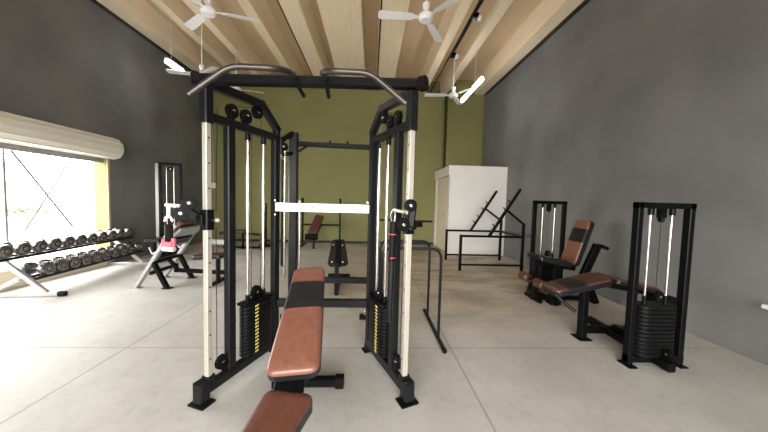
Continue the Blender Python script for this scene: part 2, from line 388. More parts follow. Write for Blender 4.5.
tube_lamp((-3.95, 5.68, 3.9), (-3.95, 6.12, 3.9), .045, 'short bright lamp hanging by the left wall', [V((-3.95, 5.8, 3.9))])
ct = thing('lighting_conduit', (1.78, 4.6, 4.72), 'black cable conduit with junction boxes fixed under the ceiling', 'conduit')
MB().tube([(1.78, 1.5, 4.73), (1.78, 6.5, 4.73)], .016, 8).build('conduit_pipe', BLACK, ct)
for y in (5.15, 6.5):
    MB().box(1.73, 1.85, y-.05, y+.05, 4.66, 4.75, .01).build('junction_box', BLACK, ct)
    MB().lathe([(0, .03), (.05, .05), (.08, .03)], (1.87, y-.02, 4.63), (0, 0, 1), 12).build('bulb_holder', FANW, ct)

# ------------------------------------------------------------------ weight stacks and pulleys
def pulley(c, ax, r, name, parent, label=None):
    c = V(c); ax = V(ax).normalized()
    b = MB(); b.lathe([(-.013, r*.75), (-.012, r), (-.006, r), (-.004, r*.84), (.004, r*.84), (.006, r), (.012, r), (.013, r*.75)], c, ax, 22)
    b.lathe([(-.019, .009), (-.018, .011), (.018, .011), (.019, .009)], c, ax, 12, k=1)
    return b.build(name, [RUBBER, SHINY], parent, label=label)
def stack(parent, c, u, w, L, D, z0, z1, n, sticker=None, round_end=True):
    # plates centred at c, long axis u, thickness axis w
    u = V(u).normalized(); w = V(w).normalized(); hgt = (z1-z0)/n
    def outline(L, D):
        pts = []
        rr = D/2*.98
        for cx, a0 in ((L/2-rr, -PI/2), (-L/2+rr, PI/2)):
            for i in range(9): a = a0 + PI*i/8; pts.append((cx + rr*math.cos(a), rr*math.sin(a)))
        return pts
    first = None
    for i in range(n):
        z = z0 + hgt*i; wz = V((c[0], c[1], z))
        if first is None:
            b = MB(); pr = [(0, .94), (hgt*.12, 1), (hgt*.8, 1), (hgt*.93, .94)]; ol = outline(L, D); m = len(ol); vs_ = []
            for zz, s in pr: vs_ += [wz + u*(a*(1-(1-s)*.4)) + w*b_*s + V((0, 0, zz)) for a, b_ in ol]
            fs = [[j*m+i2, j*m+(i2+1) % m, (j+1)*m+(i2+1) % m, (j+1)*m+i2] for j in range(3) for i2 in range(m)] + [list(range(m))[::-1], [3*m+i2 for i2 in range(m)]]
            b.add(vs_, fs)
            if sticker is not None:
                s = wz + w*(D/2+.0015)*sticker + V((0, 0, hgt*.48)) - u*.045
                b.k = 1; b.beam(s - u*.016 - V((0, 0, hgt*.07)), s + u*.016 + V((0, 0, hgt*.07)), .003, hgt*.42, ch=0)
            first = b.build('weight_plate', [PLATE, YELLOW], parent, origin=wz)
        else: inst(first, wz, parent)
PLATE = mat('black_weight_plate', (.005, .005, .0055), .38, spec=.16)

# ------------------------------------------------------------------ functional trainer (big cable machine)
MC = V((-.40, 2.1, 0))
mach = thing('cable_crossover_machine', MC, 'large black cable crossover frame with two pale posts and pull-up grips', 'exercise machine')
def tower(A, B, sgn):
    A = V((*A, 0)); B = V((*B, 0)); u = (B-A).normalized(); n = V((-u.y, u.x, 0))*(-sgn)   # n points to the inner side
    P = lambda t, z, o=0: A + u*t + n*o + V((0, 0, z))
    b = MB(); Lr = (B-A).length
    b.beam(P(-.04, .085), P(Lr+.02, .085), .05, .07)                                        # base rail
    b.beam(P(-.03, .03), P(-.03, .15), .075, .075, u)                                              # front foot block
    b.beam(P(-.03, .006), P(-.03, .014), .13, .10, u, ch=.004)
    b.beam(P(Lr, .006), P(Lr, .014), .10, .09, u, ch=.004); b.beam(P(Lr, .0), P(Lr, .06), .06, .06, u)
    b.beam(P(.02, .12), P(.02, .165), .062, .062, u)
    b.beam(P(.195, .1), P(.195, 1.85), .05, .065, u)                                        # mid upright
    b.beam(P(.665, .1), P(.665, 1.87), .05, .065, u)                                       # rear upright
    b.beam(P(.02, 1.81), P(.02, 2.06), .062, .062, u)                                       # head, front post
    b.beam(P(.0, 1.855), P(.69, 1.86), .05, .056)
    b.beam(P(.02, 2.06), P(.50, 2.085), .05, .06)
    b.beam(P(.485, 2.095), P(.695, 1.925), .05, .06)
    b.beam(P(.675, 1.96), P(.675, 1.85), .05, .05, u)
    fr = b.build('tower_frame', BLACKG, mach)
    # pale perforated post
    b = MB(); b.beam(P(.02, .16), P(.02, 1.815), .037, .037, u, ch=.003)
    for i in range(10):
        z = .28 + i*.16
        b.cyl(P(.02, z, .018), P(.02, z, .0192), .0065, 10, k=1)
    b.build('adjustment_post', [STEELW, HOLE], mach, label='pale post with pin holes')
    for t in (.36, .525): 
        MB().cyl(P(t, .12), P(t, 1.83), .0105, 14).build('guide_rod', CHROME, fr)
        MB().cyl(P(t, 1.775), P(t, 1.83), .019, 14).build('rod_collar', BLACK, fr)
        MB().cyl(P(t, .53), P(t, .60), .017, 14).build('rod_bushing', BLACK, fr)
    stack(fr, P(.445, 0), u, n, .30, .10, .135, .525, 14, sticker=1)
    # top plate & its pulley
    b = MB(); b.beam(P(.30, .54), P(.59, .54), .09, .022); b.build('top_plate', BLACK, fr)
    pulley(P(.445, .60), n, .05, 'stack_pulley', fr)
    b = MB(); b.beam(P(.40, .55, .016), P(.445, .615, .016), .04, .004, n); b.beam(P(.49, .55, .016), P(.445, .615, .016), .04, .004, n); b.build('pulley_bracket', BLACK, fr)
    for t, z in ((.217, 1.945), (.343, 1.945), (.454, 2.01)):
        pulley(P(t, z), n, .050, 'head_pulley', fr)
        zz = 1.86 if z < 2 else 2.08
        b = MB(); b.beam(P(t-.01, zz, .02), P(t-.01, z, .02), .03, .004, n); b.beam(P(t-.01, zz, -.02), P(t-.01, z, -.02), .03, .004, n); b.build('pulley_bracket', BLACK, fr)
    pulley(P(.125, .20), n, .05, 'base_pulley', fr)
    b = MB(); b.beam(P(.125, .10, .018), P(.125, .20, .018), .04, .004, n); b.build('pulley_bracket', BLACK, fr)
    # cables
    b = MB(); b.cyl(P(.085, .20), P(.085, 1.15), .0028, 6); b.cyl(P(.085, 1.25), P(.10, 1.93), .0028, 6); b.cyl(P(.26, 1.99), P(.41, 2.03), .0028, 6)
    b.cyl(P(.395, .62), P(.393, 1.94), .0028, 6); b.cyl(P(.495, .62), P(.495, 2.0), .0028, 6); b.cyl(P(.125, .15), P(.07, .2), .0028, 6)
    b.build('steel_cable', GRIPM, mach)
    # carriage with swivel pulleys
    zc = 1.20
    b = MB(); b.beam(P(.02, zc-.065), P(.02, zc+.065), .062, .062, u)
    b.beam(P(.02, zc), P(.02, zc, -.09), .06, .04)
    b.beam(P(-.03, zc+.03), P(-.03, zc-.03), .05, .02, u)
    ca = b.build('carriage', BLACK, mach)
    MB().cyl(P(.02, zc, .035), P(.02, zc, .07), .009, 12).build('pull_pin', SHINY, ca)
    MB().lathe([(0, .008), (.01, .014), (.028, .014), (.034, .006)], P(.02, zc, .066), n, 12).build('pin_knob', STEELW, ca)
    return P, n, u, ca
PL, nL, uL, caL = tower((-1.057, 1.83), (-.822, 2.456), 1)
PR, nR, uR, caR = tower((.262, 1.83), (.005, 2.456), -1)
# top crossbar with end caps
b = MB(); b.beam((-1.09, 1.835, 2.073), (.30, 1.835, 2.103), .06, .058); cb = b.build('top_crossbar', BLACK, mach)
b = MB(); b.beam((.295, 1.835, 2.105), (.335, 1.81, 2.105), .085, .085, ch=.02); b.build('end_cap', RUBBER, cb)
b = MB(); b.beam((-1.085, 1.835, 2.075), (-1.12, 1.81, 2.075), .075, .08, ch=.02); b.build('end_cap', RUBBER, cb)
b = MB(); b.beam((-.80, 2.456, .435), (-.015, 2.456, .435), .05, .07); b.build('lower_crossbar', BLACKG, mach)
b = MB(); b.beam((-.815, 2.425, 1.275), (-.015, 2.425, 1.275), .012, .072, ch=.002)
for x in (-.62, -.50, -.36, -.29): b.cyl((x, 2.4195, 1.277), (x, 2.4185, 1.277), .007, 10, k=1)
b.build('white_cross_plate', [WHITEM, HOLE], mach, label='glossy white cross plate')
for x, z in ((-.81, 1.33), (-.81, 1.21), (-.03, 1.33), (-.03, .38), (-.03, .35)):
    MB().cyl((x, 2.42, z), (x, 2.41, z), .005, 10).build('bolt', SHINY, mach)
# grips
for s in (-1, 1):
    cx = -.395; X = lambda d: cx + s*d
    b = MB(); b.tube([(X(.575), 1.55, 1.88), (X(.375), 1.57, 2.045), (X(.155), 1.58, 2.05), (X(.095), 1.66, 2.075), (X(.095), 1.80, 2.105)], .0165, 14, .06)
    gp = b.build('pull_up_grip', GRIPM, mach)
    b = MB(); b.tube([(X(.095), 1.86, 2.08), (X(.085), 2.0, 2.06)], .014, 12); b.build('rear_grip', BLACK, mach)
    MB().cyl((X(.095), 1.80, 2.121), (X(.095), 1.80, 2.130), .010, 10).build('bolt', SHINY, cb)
# swivel pulleys on the carriages
a_ = pulley((-1.13, 1.80, 1.305), (.55, -.8, .1), .041, 'swivel_pulley', caL); pulley((-1.182, 1.80, 1.24), (.5, -.85, 0), .044, 'swivel_pulley', caL)
b = MB(); b.beam((-1.115, 1.825, 1.315), (-1.19, 1.82, 1.22), .03, .05, ch=.006); b.beam((-1.07, 1.825, 1.20), (-1.15, 1.82, 1.26), .04, .045); b.build('swivel_arm', BLACK, caL)
pulley((.250, 1.76, 1.325), (.3, -1, 0), .040, 'swivel_pulley', caR); pulley((.205, 1.745, 1.205), (.4, -1, 0), .043, 'swivel_pulley', caR)
b = MB(); b.beam((.272, 1.795, 1.33), (.255, 1.79, 1.17), .05, .03, ch=.01); b.beam((.262, 1.77, 1.17), (.225, 1.775, 1.20), .04, .03, ch=.01); b.build('swivel_arm', BLACK, caR)

# hanging cable handles
ch = thing('cable_attachment', (-1.27, 1.78, 1.02), 'black strap with pink end on a white hook, left of the left pale post', 'cable attachment', 'cable attachments')
MB().tube([(-1.180, 1.79, 1.285), (-1.262, 1.785, 1.29)], .011, 12).build('white_link', WHITEM, ch)
MB().tube([(-1.242, 1.783, 1.285), (-1.242, 1.783, 1.225), (-1.262, 1.783, 1.205)], .010, 12).build('snap_hook', WHITEM, ch)
b = MB(); b.tube([(-1.269, 1.783, 1.190), (-1.252, 1.783, 1.220), (-1.235, 1.783, 1.220), (-1.219, 1.783, 1.190)], .007, 10, .01); b.build('hook_fork', WHITEM, ch)
MB().beam((-1.242, 1.783, 1.17), (-1.245, 1.783, 1.045), .042, .03, (0, 1, 0), ch=.008).build('black_strap', RUBBER, ch)
b = MB(); b.beam((-1.272, 1.783, 1.052), (-1.217, 1.783, 1.045), .035, .04, ch=.008); b.beam((-1.277, 1.783, 1.03), (-1.272, 1.783, 1.08), .02, .02); b.beam((-1.217, 1.783, 1.03), (-1.215, 1.783, 1.085), .02, .02); b.build('pink_strap', PINK, ch)
b = MB(); b.beam((-1.277, 1.783, 1.02), (-1.212, 1.783, 1.015), .035, .028, ch=.008); b.build('handle_grip', CREAM, ch)
ch = thing('cable_attachment', (.165, 1.72, .95), 'black tube with thin red rings clipped beside the right pale post', 'cable attachment', 'cable attachments')
MB().tube([(.205, 1.715, 1.285), (0.162, 1.70, 1.292), (0.137, 1.70, 1.30)], .010, 12).build('snap_hook', STEELW, ch)
b = MB(); b.tube([(0.135, 1.70, 1.30), (0.122, 1.70, 1.27), (0.130, 1.70, 1.22), (0.148, 1.70, 1.22), (0.152, 1.70, 1.27), (0.142, 1.70, 1.30)], .0055, 8, .012); b.build('carabiner', CHROME, ch)
MB().tube([(0.140, 1.70, 1.225), (0.137, 1.70, 1.16), (0.134, 1.70, .98)], .021, 14).build('black_strap', RUBBER, ch)
for z in (1.145, 1.00): MB().cyl((0.137, 1.70, z), (0.137, 1.70, z+.006), .0225, 14).build('red_ring', RED, ch)
MB().tube([(0.135, 1.70, .98), (0.130, 1.70, .60)], .018, 12).build('rubber_tube', BLACKG, ch)

# ------------------------------------------------------------------ second cable station behind
m2 = thing('cable_station', (-.3, 3.1, 0), 'black cable station standing behind the big crossover frame, with a thin chin bar', 'exercise machine')
b = MB(); b.beam((-.85, 3.12, 0), (-.85, 3.12, 2.06), .09, .07, (0, 1, 0)); b.beam((.05, 3.12, 0), (.05, 3.12, 2.06), .055, .07, (0, 1, 0)); b.build('upright', BLACKG, m2)
b = MB(); b.beam((-.86, 3.10, 2.05), (-.955, 3.0, 1.95), .05, .05); b.beam((-.95, 3.0, 1.96), (-.95, 3.0, 1.80), .04, .04); b.beam((-.95, 3.0, 1.80), (-.86, 3.10, 1.84), .04, .04); b.build('head_bracket', BLACKG, m2)
pulley((-.93, 3.02, 1.89), (.6, -.8, 0), .045, 'head_pulley', m2)
b = MB(); b.beam((-.82, 3.12, 1.945), (.05, 3.12, 1.93), .05, .05); b.beam((-.80, 3.12, 1.86), (-.70, 3.12, 1.93), .02, .02)
for x in (-.46, -.27): b.beam((x, 3.12, 1.95), (x, 3.12, 1.99), .022, .022)
b.build('chin_bar', BLACK, m2)
MB().beam((-.82, 3.1, .455), (.05, 3.1, .455), .05, .065).build('lower_crossbar', BLACKG, m2)
MB().cyl((-.915, 3.02, .5), (-.915, 3.02, 1.85), .010, 12).build('guide_rod', CHROME, m2)
MB().cyl((-.76, 3.04, 0.02), (-.76, 3.04, 1.33), .011, 12).build('guide_rod', CHROME, m2)
MB().beam((-.94, 3.03, .62), (-.94, 3.03, 1.75), .028, .03).build('cable_shroud', BLACK, m2)
b = MB(); b.beam((-.98, 3.12, .03), (-.70, 3.12, .03), .06, .05); b.beam((-.10, 3.12, .03), (.085, 3.12, .03), .06, .05); b.beam((-.84, 2.7, .03), (-.84, 3.5, .03), .06, .05); b.build('base_foot', BLACKG, m2)
MB().tube([(.05, 3.14, 1.135), (.70, 3.14, 1.13)], .011, 10).build('weight_horn', BLACK, m2)

# black bench behind
bb = thing('incline_bench', (-.53, 4.05, 0), 'small all-black incline bench seen from behind, in the middle of the room', 'bench', 'benches')
MB().pad((-.45, 3.95, .42), (-.475, 4.20, .76), .29, .20, .06, (0, .8, -.5), .05, ((0, 1, 0),), 0).build('backrest', [PADBLK], bb)
b = MB(); b.beam((-.45, 3.94, .40), (-.47, 4.14, .74), .09, .03, (0, -1, .5)); b.beam((-.46, 3.93, .0), (-.46, 3.94, .45), .055, .055, (0, 1, 0)); b.beam((-.46, 3.93, .03), (-.50, 4.9, .03), .05, .05); b.beam((-.72, 4.9, .025), (-.34, 4.9, .025), .05, .05); b.build('frame', BLACK, bb)
for x, z in ((-.53, .68), (-.40, .68), (-.53, .46), (-.38, .46)):
    MB().cyl((x, 3.93+(z-.42)*.62, z), (x, 3.915+(z-.42)*.62, z+.01), .012, 10).build('bolt', SHINY, bb)
MB().lathe([(0, .012), (.03, .018), (.05, .01)], (-.43, 3.92, .29), (1, 0, 0), 12).build('adjust_knob', BLACK, bb)

# ------------------------------------------------------------------ foreground adjustable bench
fb = thing('adjustable_bench', (-.4, 1.5, 0), 'adjustable bench with brown and black upholstery inside the crossover frame, nearest the camera', 'bench', 'benches')
MB().pad((-.352, 1.315, .476), (-.43, 2.05, .805), .255, .215, .068, (0, -.45, .9), .05, ((0, .5, 0), (.5, .79, 1), (.79, 1, 0)), 1, re=.025, crown=.004).build('backrest', [BROWN, PADBLK], fb)
MB().pad((-.352, 1.285, .385), (-.43, .80, .37), .235, .15, .075, (0, 0, 1), .045, ((0, 1, 0),), 1, re=.025).build('seat', [BROWNM, PADBLK], fb)
b = MB(); b.beam((-.365, 1.27, .435), (-.43, 1.98, .75), .14, .02, (0, -.4, .9)); b.beam((-.355, 1.10, .37), (-.355, 1.32, .44), .06, .05)
b.build('backrest_frame', BLACK, fb)
b = MB(); b.beam((-.375, .85, .33), (-.43, 1.96, .20), .055, .075); b.beam((-.30, 1.33, .37), (-.31, 1.0, .33), .035, .05); b.beam((-.36, 1.30, .36), (-.36, 1.3, .24), .06, .06)
b.beam((-.39, .95, .32), (-.40, .80, .04), .06, .05); b.beam((-.43, 1.94, .05), (-.43, 1.95, .22), .06, .06); b.beam((-.43, 1.92, .2), (-.425, 1.75, .68), .04, .04)
b.build('frame', BLACK, fb)
MB().beam((-.62, 1.96, .045), (-.22, 1.96, .045), .06, .06).build('rear_foot', BLACK, fb)
for x0, x1 in ((-.225, -.165), (-.665, -.615)): MB().beam((x0, 1.96, .045), (x1, 1.96, .045), .075, .08, ch=.01).build('rubber_cap', RUBBER, fb)
MB().beam((-.62, .82, .03), (-.2, .82, .03), .06, .06).build('front_foot', BLACK, fb)
for x in (-.40, -.31): MB().cyl((x, 1.24, .42), (x, 1.33, .45), .008, 10).build('hinge_rod', GRIPM, fb)

# ------------------------------------------------------------------ dip stand
ds = thing('dip_stand', (.40, 2.9, 0), 'thin black tubular dip stand with rounded hoops right of the crossover frame', 'dip stand')
for y0 in (2.65, 3.17):
    MB().tube([(.12, y0, .02), (.12, y0, .90), (.69, y0, .90), (.69, y0, .02)], .0140, 12, .10).build('hoop', BLACKG, ds)
for x in (.12, .69):
    f = MB().tube([(x, 2.42, .02), (x, 3.34, .02)], .02, 12).build('foot_tube', BLACKG, ds)
    for y in (2.415, 3.335): MB().cyl((x, y-.012, .021), (x, y+.012, .021), .0225, 12).build('rubber_cap', RUBBER, f)

# ------------------------------------------------------------------ selectorised towers on the right
def small_tower(parent, x0, x1, y, ztop, dep=.09, n=13):
    w = .045; cx = (x0+x1)/2
    b = MB()
    for x in (x0+w/2, x1-w/2):
        b.beam((x, y+dep/2, 0), (x, y+dep/2, ztop), dep, w, (1, 0, 0))
        b.box(x-.038, x+.038, y-.03, y+dep+.03, 0, .01, .002)
    b.beam((x0, y+dep/2, ztop-.02), (x1, y+dep/2, ztop-.02), dep, .05)
    b.beam((x0, y+dep/2+.0, .06), (x1, y+dep/2, .06), .06, .06)
    fr = b.build('tower_frame', BLACK, parent)
    for x in (cx-.095, cx+.095):
        MB().cyl((x, y+.05, .08), (x, y+.05, ztop-.04), .0105, 12).build('guide_rod', CHROME, fr)
        MB().cyl((x, y+.05, ztop-.10), (x, y+.05, ztop-.045), .022, 12).build('rod_collar', BLACK, fr)
        MB().cyl((x, y+.05, .53), (x, y+.05, .60), .017, 12).build('rod_bushing', BLACK, fr)
    stack(fr, (cx, y+.05, 0), (1, 0, 0), (0, 1, 0), .34, .15, .09, .53, n)
    pulley((cx, y+.05, ztop-.11), (.5, -1, 0), .052, 'head_pulley', fr)
    b = MB(); b.beam((cx, y+.03, ztop-.04), (cx, y+.03, ztop-.12), .05, .004, (0, 1, 0)); b.beam((cx, y+.07, ztop-.04), (cx, y+.07, ztop-.12), .05, .004, (0, 1, 0)); b.build('pulley_bracket', BLACK, fr)
    pulley((cx, y+.02, .60), (.3, -1, 0), .05, 'stack_pulley', fr)
    MB().cyl((cx, y+.05, .64), (cx, y+.05, ztop-.15), .003, 6).build('steel_cable', GRIPM, fr)
    return fr
lc = thing('leg_curl_machine', (2.43, 2.5, 0), 'black leg curl machine with humped brown bench, rightmost of the machines', 'exercise machine')
small_tower(lc, 2.205, 2.70, 2.20, 1.39, .062)
MB().pad((1.86, 2.78, .432), (2.45, 2.78, .57), .28, .30, .07, (0, 0, 1), .06, ((0, .22, 0), (.22, .55, 1), (.55, 1, 0)), 1).build('front_pad', [BROWND, PADBLK], lc)
MB().pad((2.45, 2.78, .585), (2.95, 2.78, .47), .32, .30, .055, (0, 0, 1), .05, ((0, 1, 0),), 1).build('rear_pad', [BROWND, PADBLK], lc)
b = MB(); b.beam((2.185, 2.70, 0), (2.185, 2.70, .50), .06, .08, (0, 1, 0)); b.box(2.12, 2.25, 2.63, 2.77, 0, .01, .002)
b.beam((2.15, 2.70, .09), (2.88, 2.70, .09), .05, .07); b.beam((2.46, 2.08, .06), (2.46, 2.95, .09), .065, .075); b.beam((2.88, 2.70, 0), (2.88, 2.70, .46), .06, .06, (0, 1, 0))
b.beam((1.9, 2.72, .47), (2.42, 2.72, .555), .05, .05); b.beam((2.42, 2.72, .555), (3.0, 2.72, .45), .05, .05); b.beam((2.5, 2.67, .13), (2.5, 2.4, .13), .06, .06)
b.build('frame', BLACK, lc)
MB().tube([(1.83, 2.62, .48), (1.87, 2.58, .43), (1.95, 2.5, .35)], .016, 10).build('hand_grip', BLACK, lc)
pulley((2.46, 2.12, .15), (1, -.2, 0), .045, 'base_pulley', lc)
b = MB(); b.beam((2.90, 2.62, .4), (2.95, 2.62, .44), .04, .04); b.build('lever_arm', BLACK, lc)
MB().cyl((2.93, 2.52, .455), (2.93, 2.66, .455), .045, 18).build('ankle_roller', RUBBER, lc)

le = thing('leg_extension_machine', (2.6, 3.9, 0), 'black leg extension machine with upright brown and black backrest, behind the leg curl machine', 'exercise machine')
small_tower(le, 2.49, 3.0, 4.15, 1.41, .062)
MB().pad((2.86, 3.80, .51), (3.065, 3.80, 1.135), .30, .28, .085, (-1, 0, .3), .06, ((0, .50, 0), (.50, .80, 1), (.80, 1, 0)), 1).build('backrest', [BROWN, PADBLK], le)
MB().pad((2.27, 3.78, .60), (2.74, 3.80, .50), .34, .34, .07, (0, 0, 1), .05, ((0, 1, 0),), 0).build('seat', [PADBLK], le)
b = MB(); b.beam((2.30, 3.80, .56), (2.90, 3.80, .46), .06, .06); b.beam((2.88, 3.80, .46), (3.08, 3.80, 1.05), .05, .05)
b.beam((2.98, 3.70, .40), (3.16, 3.70, .0), .07, .09); b.beam((2.95, 3.70, .35), (3.14, 3.70, .82), .07, .10)
b.beam((2.34, 3.80, .58), (2.34, 3.80, .04), .06, .07); b.beam((2.3, 3.80, .04), (3.2, 3.80, .04), .06, .06); b.beam((2.5, 3.55, .04), (2.5, 4.2, .04), .06, .06); b.beam((2.34, 3.65, .03), (2.34, 4.0, .03), .05, .05)
b.beam((2.55, 3.72, 0.03), (2.62, 3.75, .55), .09, .07, (0, 1, 0)); b.box(2.46, 2.60, 3.6, 3.72, 0, .05, .004)
b.build('frame', BLACK, le)
MB().tube([(3.13, 3.70, .81), (3.20, 3.68, .80), (3.27, 3.68, .77)], .026, 12, .04).build('hand_grip', BLACK, le)
b = MB(); b.beam((2.30, 3.71, .60), (2.25, 3.71, .31), .04, .05); b.lathe([(-.02, .05), (.02, .05)], (2.30, 3.64, .58), (0, 1, 0), 18); b.build('lever_arm', BLACK, le)
for y0, y1 in ((3.80, 3.98), (3.44, 3.62)):
    b = MB(); b.lathe([(0, .05), (.008, .062), (y1-y0-.008, .062), (y1-y0, .05)], (2.25, y0, .31), (0, 1, 0), 20); b.build('ankle_roller', BROWND, le)
MB().cyl((2.25, 3.42, .31), (2.25, 4.0, .31), .014, 12).build('roller_axle', BLACK, le)
MB().beam((2.27, 3.72, .66), (2.24, 3.72, .45), .04, .05).build('cam_cover', BLACKG, le)

# ------------------------------------------------------------------ barbell rack in front of the white box
rk = thing('barbell_rack', (2.5, 6.0, 0), 'black two-frame rack with slanted pegged arms in front of the white box room', 'rack')
for y, xr in ((5.45, 3.06), (6.5, 3.10)):
    b = MB(); b.beam((1.80, y, 0), (1.80, y, .72), .05, .05, (0, 1, 0)); b.beam((1.80, y, .695), (xr, y, .695), .04, .045); b.beam((1.80, y, .12), (xr, y, .12), .035, .035)
    b.beam((xr, y, 0), (xr, y, .97), .05, .05, (0, 1, 0))
    fr = b.build('side_frame', BLACK, rk)
    b = MB(); b.beam((2.37, y, .70), (2.96, y, 1.65), .05, .05, (0, 1, 0)); ar = b.build('slanted_arm', BLACK, rk)
    MB().beam((2.70, y, 1.23), (xr, y, .95), .04, .04, (0, 1, 0)).build('arm_brace', BLACK, rk)
    for f in (.17, .32, .50, .66) if y > 6 else (.18, .53, .69):
        x = 2.37 + .59*f; z = .70 + .95*f
        MB().beam((x, y, z), (x-.05, y, z+.08), .02, .02, (0, 1, 0)).build('bar_peg', BLACK, ar)
b = MB(); b.beam((3.06, 5.45, .70), (3.10, 6.5, .70), .04, .045); b.build('rear_crossbar', BLACK, rk)

# ------------------------------------------------------------------ far bench press & low bench by the green wall
bp = thing('bench_press', (-1.45, 8.2, 0), 'far bench with brown pad and barbell uprights against the olive wall', 'bench', 'benches')
b = MB()
for x in (-1.93, -.87): b.beam((x, 8.05, 0), (x, 8.05, 1.38), .05, .05, (0, 1, 0)); b.beam((x, 7.8, .03), (x, 8.45, .03), .05, .05); b.beam((x, 8.0, 1.3), (x, 7.93, 1.36), .04, .03)
b.beam((-1.93, 8.05, .62), (-.87, 8.05, .62), .05, .05); b.beam((-1.52, 7.6, 0), (-1.52, 7.6, .32), .05, .05, (0, 1, 0)); b.beam((-1.52, 7.62, .28), (-1.42, 8.1, .62), .05, .06)
b.build('frame', BLACK, bp)
MB().pad((-1.58, 7.64, .38), (-1.44, 8.08, .86), .25, .24, .07, (0, -.6, .8), .05, ((0, .62, 0), (.62, 1, 1)), 1).build('backrest', [BROWND, BROWND], bp)
MB().cyl((-1.74, 7.60, .33), (-1.42, 7.60, .33), .085, 18).build('foam_roller', RUBBER, bp)

lb = thing('low_bench', (-3.5, 7.4, 0), 'low dark bench near the green wall, seen between the left weight rods', 'bench', 'benches')
MB().pad((-3.85, 7.4, .38), (-3.2, 7.4, .44), .28, .28, .07, (0, 0, 1), .05, ((0, 1, 0),), 0).build('seat', [PADBLK], lb)
b = MB(); b.beam((-3.75, 7.4, 0), (-3.75, 7.4, .38), .05, .05, (0, 1, 0)); b.beam((-3.3, 7.4, 0), (-3.3, 7.4, .42), .05, .05, (0, 1, 0)); b.beam((-3.8, 7.4, .05), (-2.85, 7.4, .05), .05, .05)
b.beam((-3.3, 7.4, .42), (-2.8, 7.4, .38), .05, .05); b.beam((-2.83, 7.4, 0), (-2.83, 7.4, .38), .05, .05, (0, 1, 0)); b.build('frame', BLACK, lb)
MB().box(-4.15, -3.75, 7.35, 7.55, .12, .24, .02).build('foot_pad', WHITEP, lb)
sq = thing('barbell_stand', (-2.85, 7.8, 0), 'single black barbell stand upright before the green wall, seen between the left weight rods', 'stand')
b = MB(); b.beam((-2.87, 7.8, 0), (-2.87, 7.8, 1.2), .06, .06, (0, 1, 0)); b.build('upright', BLACK, sq)
b = MB(); b.beam((-2.87, 7.5, .03), (-2.87, 8.1, .03), .06, .06); b.beam((-2.70, 7.8, .03), (-3.05, 7.8, .03), .06, .06); b.build('base_foot', BLACK, sq)
b = MB(); b.beam((-2.87, 7.77, 1.0), (-2.87, 7.68, 1.0), .04, .02); b.beam((-2.87, 7.68, .99), (-2.87, 7.68, 1.05), .04, .02, (0, 1, 0)); b.build('bar_hook', BLACK, sq)

# ------------------------------------------------------------------ left incline bench
ib = thing('preacher_curl_bench', (-2.8, 4.4, 0), 'grey and black arm curl bench with slanted pad, beside the dumbbell rack', 'bench', 'benches')
for y in (4.14, 4.70):
    lab = None
    b = MB(); b.beam((-3.36, y, 0), (-2.80, y, .90), .045, .075, (0, 1, 0)); b.box(-3.41, -3.29, y-.045, y+.045, 0, .012, .003); up_ = b.build('inclined_upright', GREYF, ib, label='light grey slanted upright')
    MB().beam((-2.84, y, .86), (-2.77, y, .93), .055, .095, (0, 1, 0), ch=.01).build('end_cap', STEELW, up_)
    b = MB(); b.tube([(-3.02, y-.03, .55), (-3.10, y-.03, .50), (-3.14, y-.03, .60)], .011, 8, .02); b.build('bar_hook', GREYF, up_)
    b = MB(); b.beam((-2.92, y, 0), (-3.12, y, .40), .05, .07, (0, 1, 0)); b.box(-2.98, -2.86, y-.045, y+.045, 0, .012, .003); b.build('leg', BLACK, ib)
b = MB(); b.beam((-3.11, 4.14, .38), (-3.11, 4.70, .38), .05, .05); b.beam((-3.0, 4.42, .20), (-2.2, 4.42, .17), .05, .06); b.beam((-3.15, 4.14, .22), (-3.15, 4.70, .22), .04, .05)
b.beam((-3.1, 4.42, .38), (-2.95, 4.42, .2), .05, .05); b.beam((-2.35, 4.42, 0), (-2.35, 4.42, .40), .05, .06, (0, 1, 0)); b.beam((-2.35, 4.2, .03), (-2.35, 4.64, .03), .05, .05); b.build('frame', BLACK, ib)
b = MB(); b.beam((-2.98, 4.14, .62), (-2.98, 4.70, .62), .05, .08); b.beam((-2.85, 4.14, .80), (-2.85, 4.70, .80), .05, .06); b.build('crossbar', GREYF, ib)
MB().pad((-2.98, 4.42, .68), (-2.71, 4.42, .95), .50, .50, .06, (-.7, 0, .7), .05, ((0, 1, 0),), 0).build('arm_pad', [BROWND], ib)
MB().beam((-2.98, 4.42, .60), (-2.88, 4.42, .71), .44, .03, (-.7, 0, .7)).build('pad_backing', BLACK, ib)
MB().beam((-2.84, 4.42, .76), (-2.73, 4.42, .87), .54, .035, (-.7, 0, .7)).build('lit_pad_edge', GREYF, ib)  # grey slat added for the pad edge paled by white light
MB().pad((-2.68, 4.42, .39), (-2.25, 4.42, .41), .30, .26, .06, (0, 0, 1), .06, ((0, 1, 0),), 1).build('seat', [BROWND, PADBLK], ib)

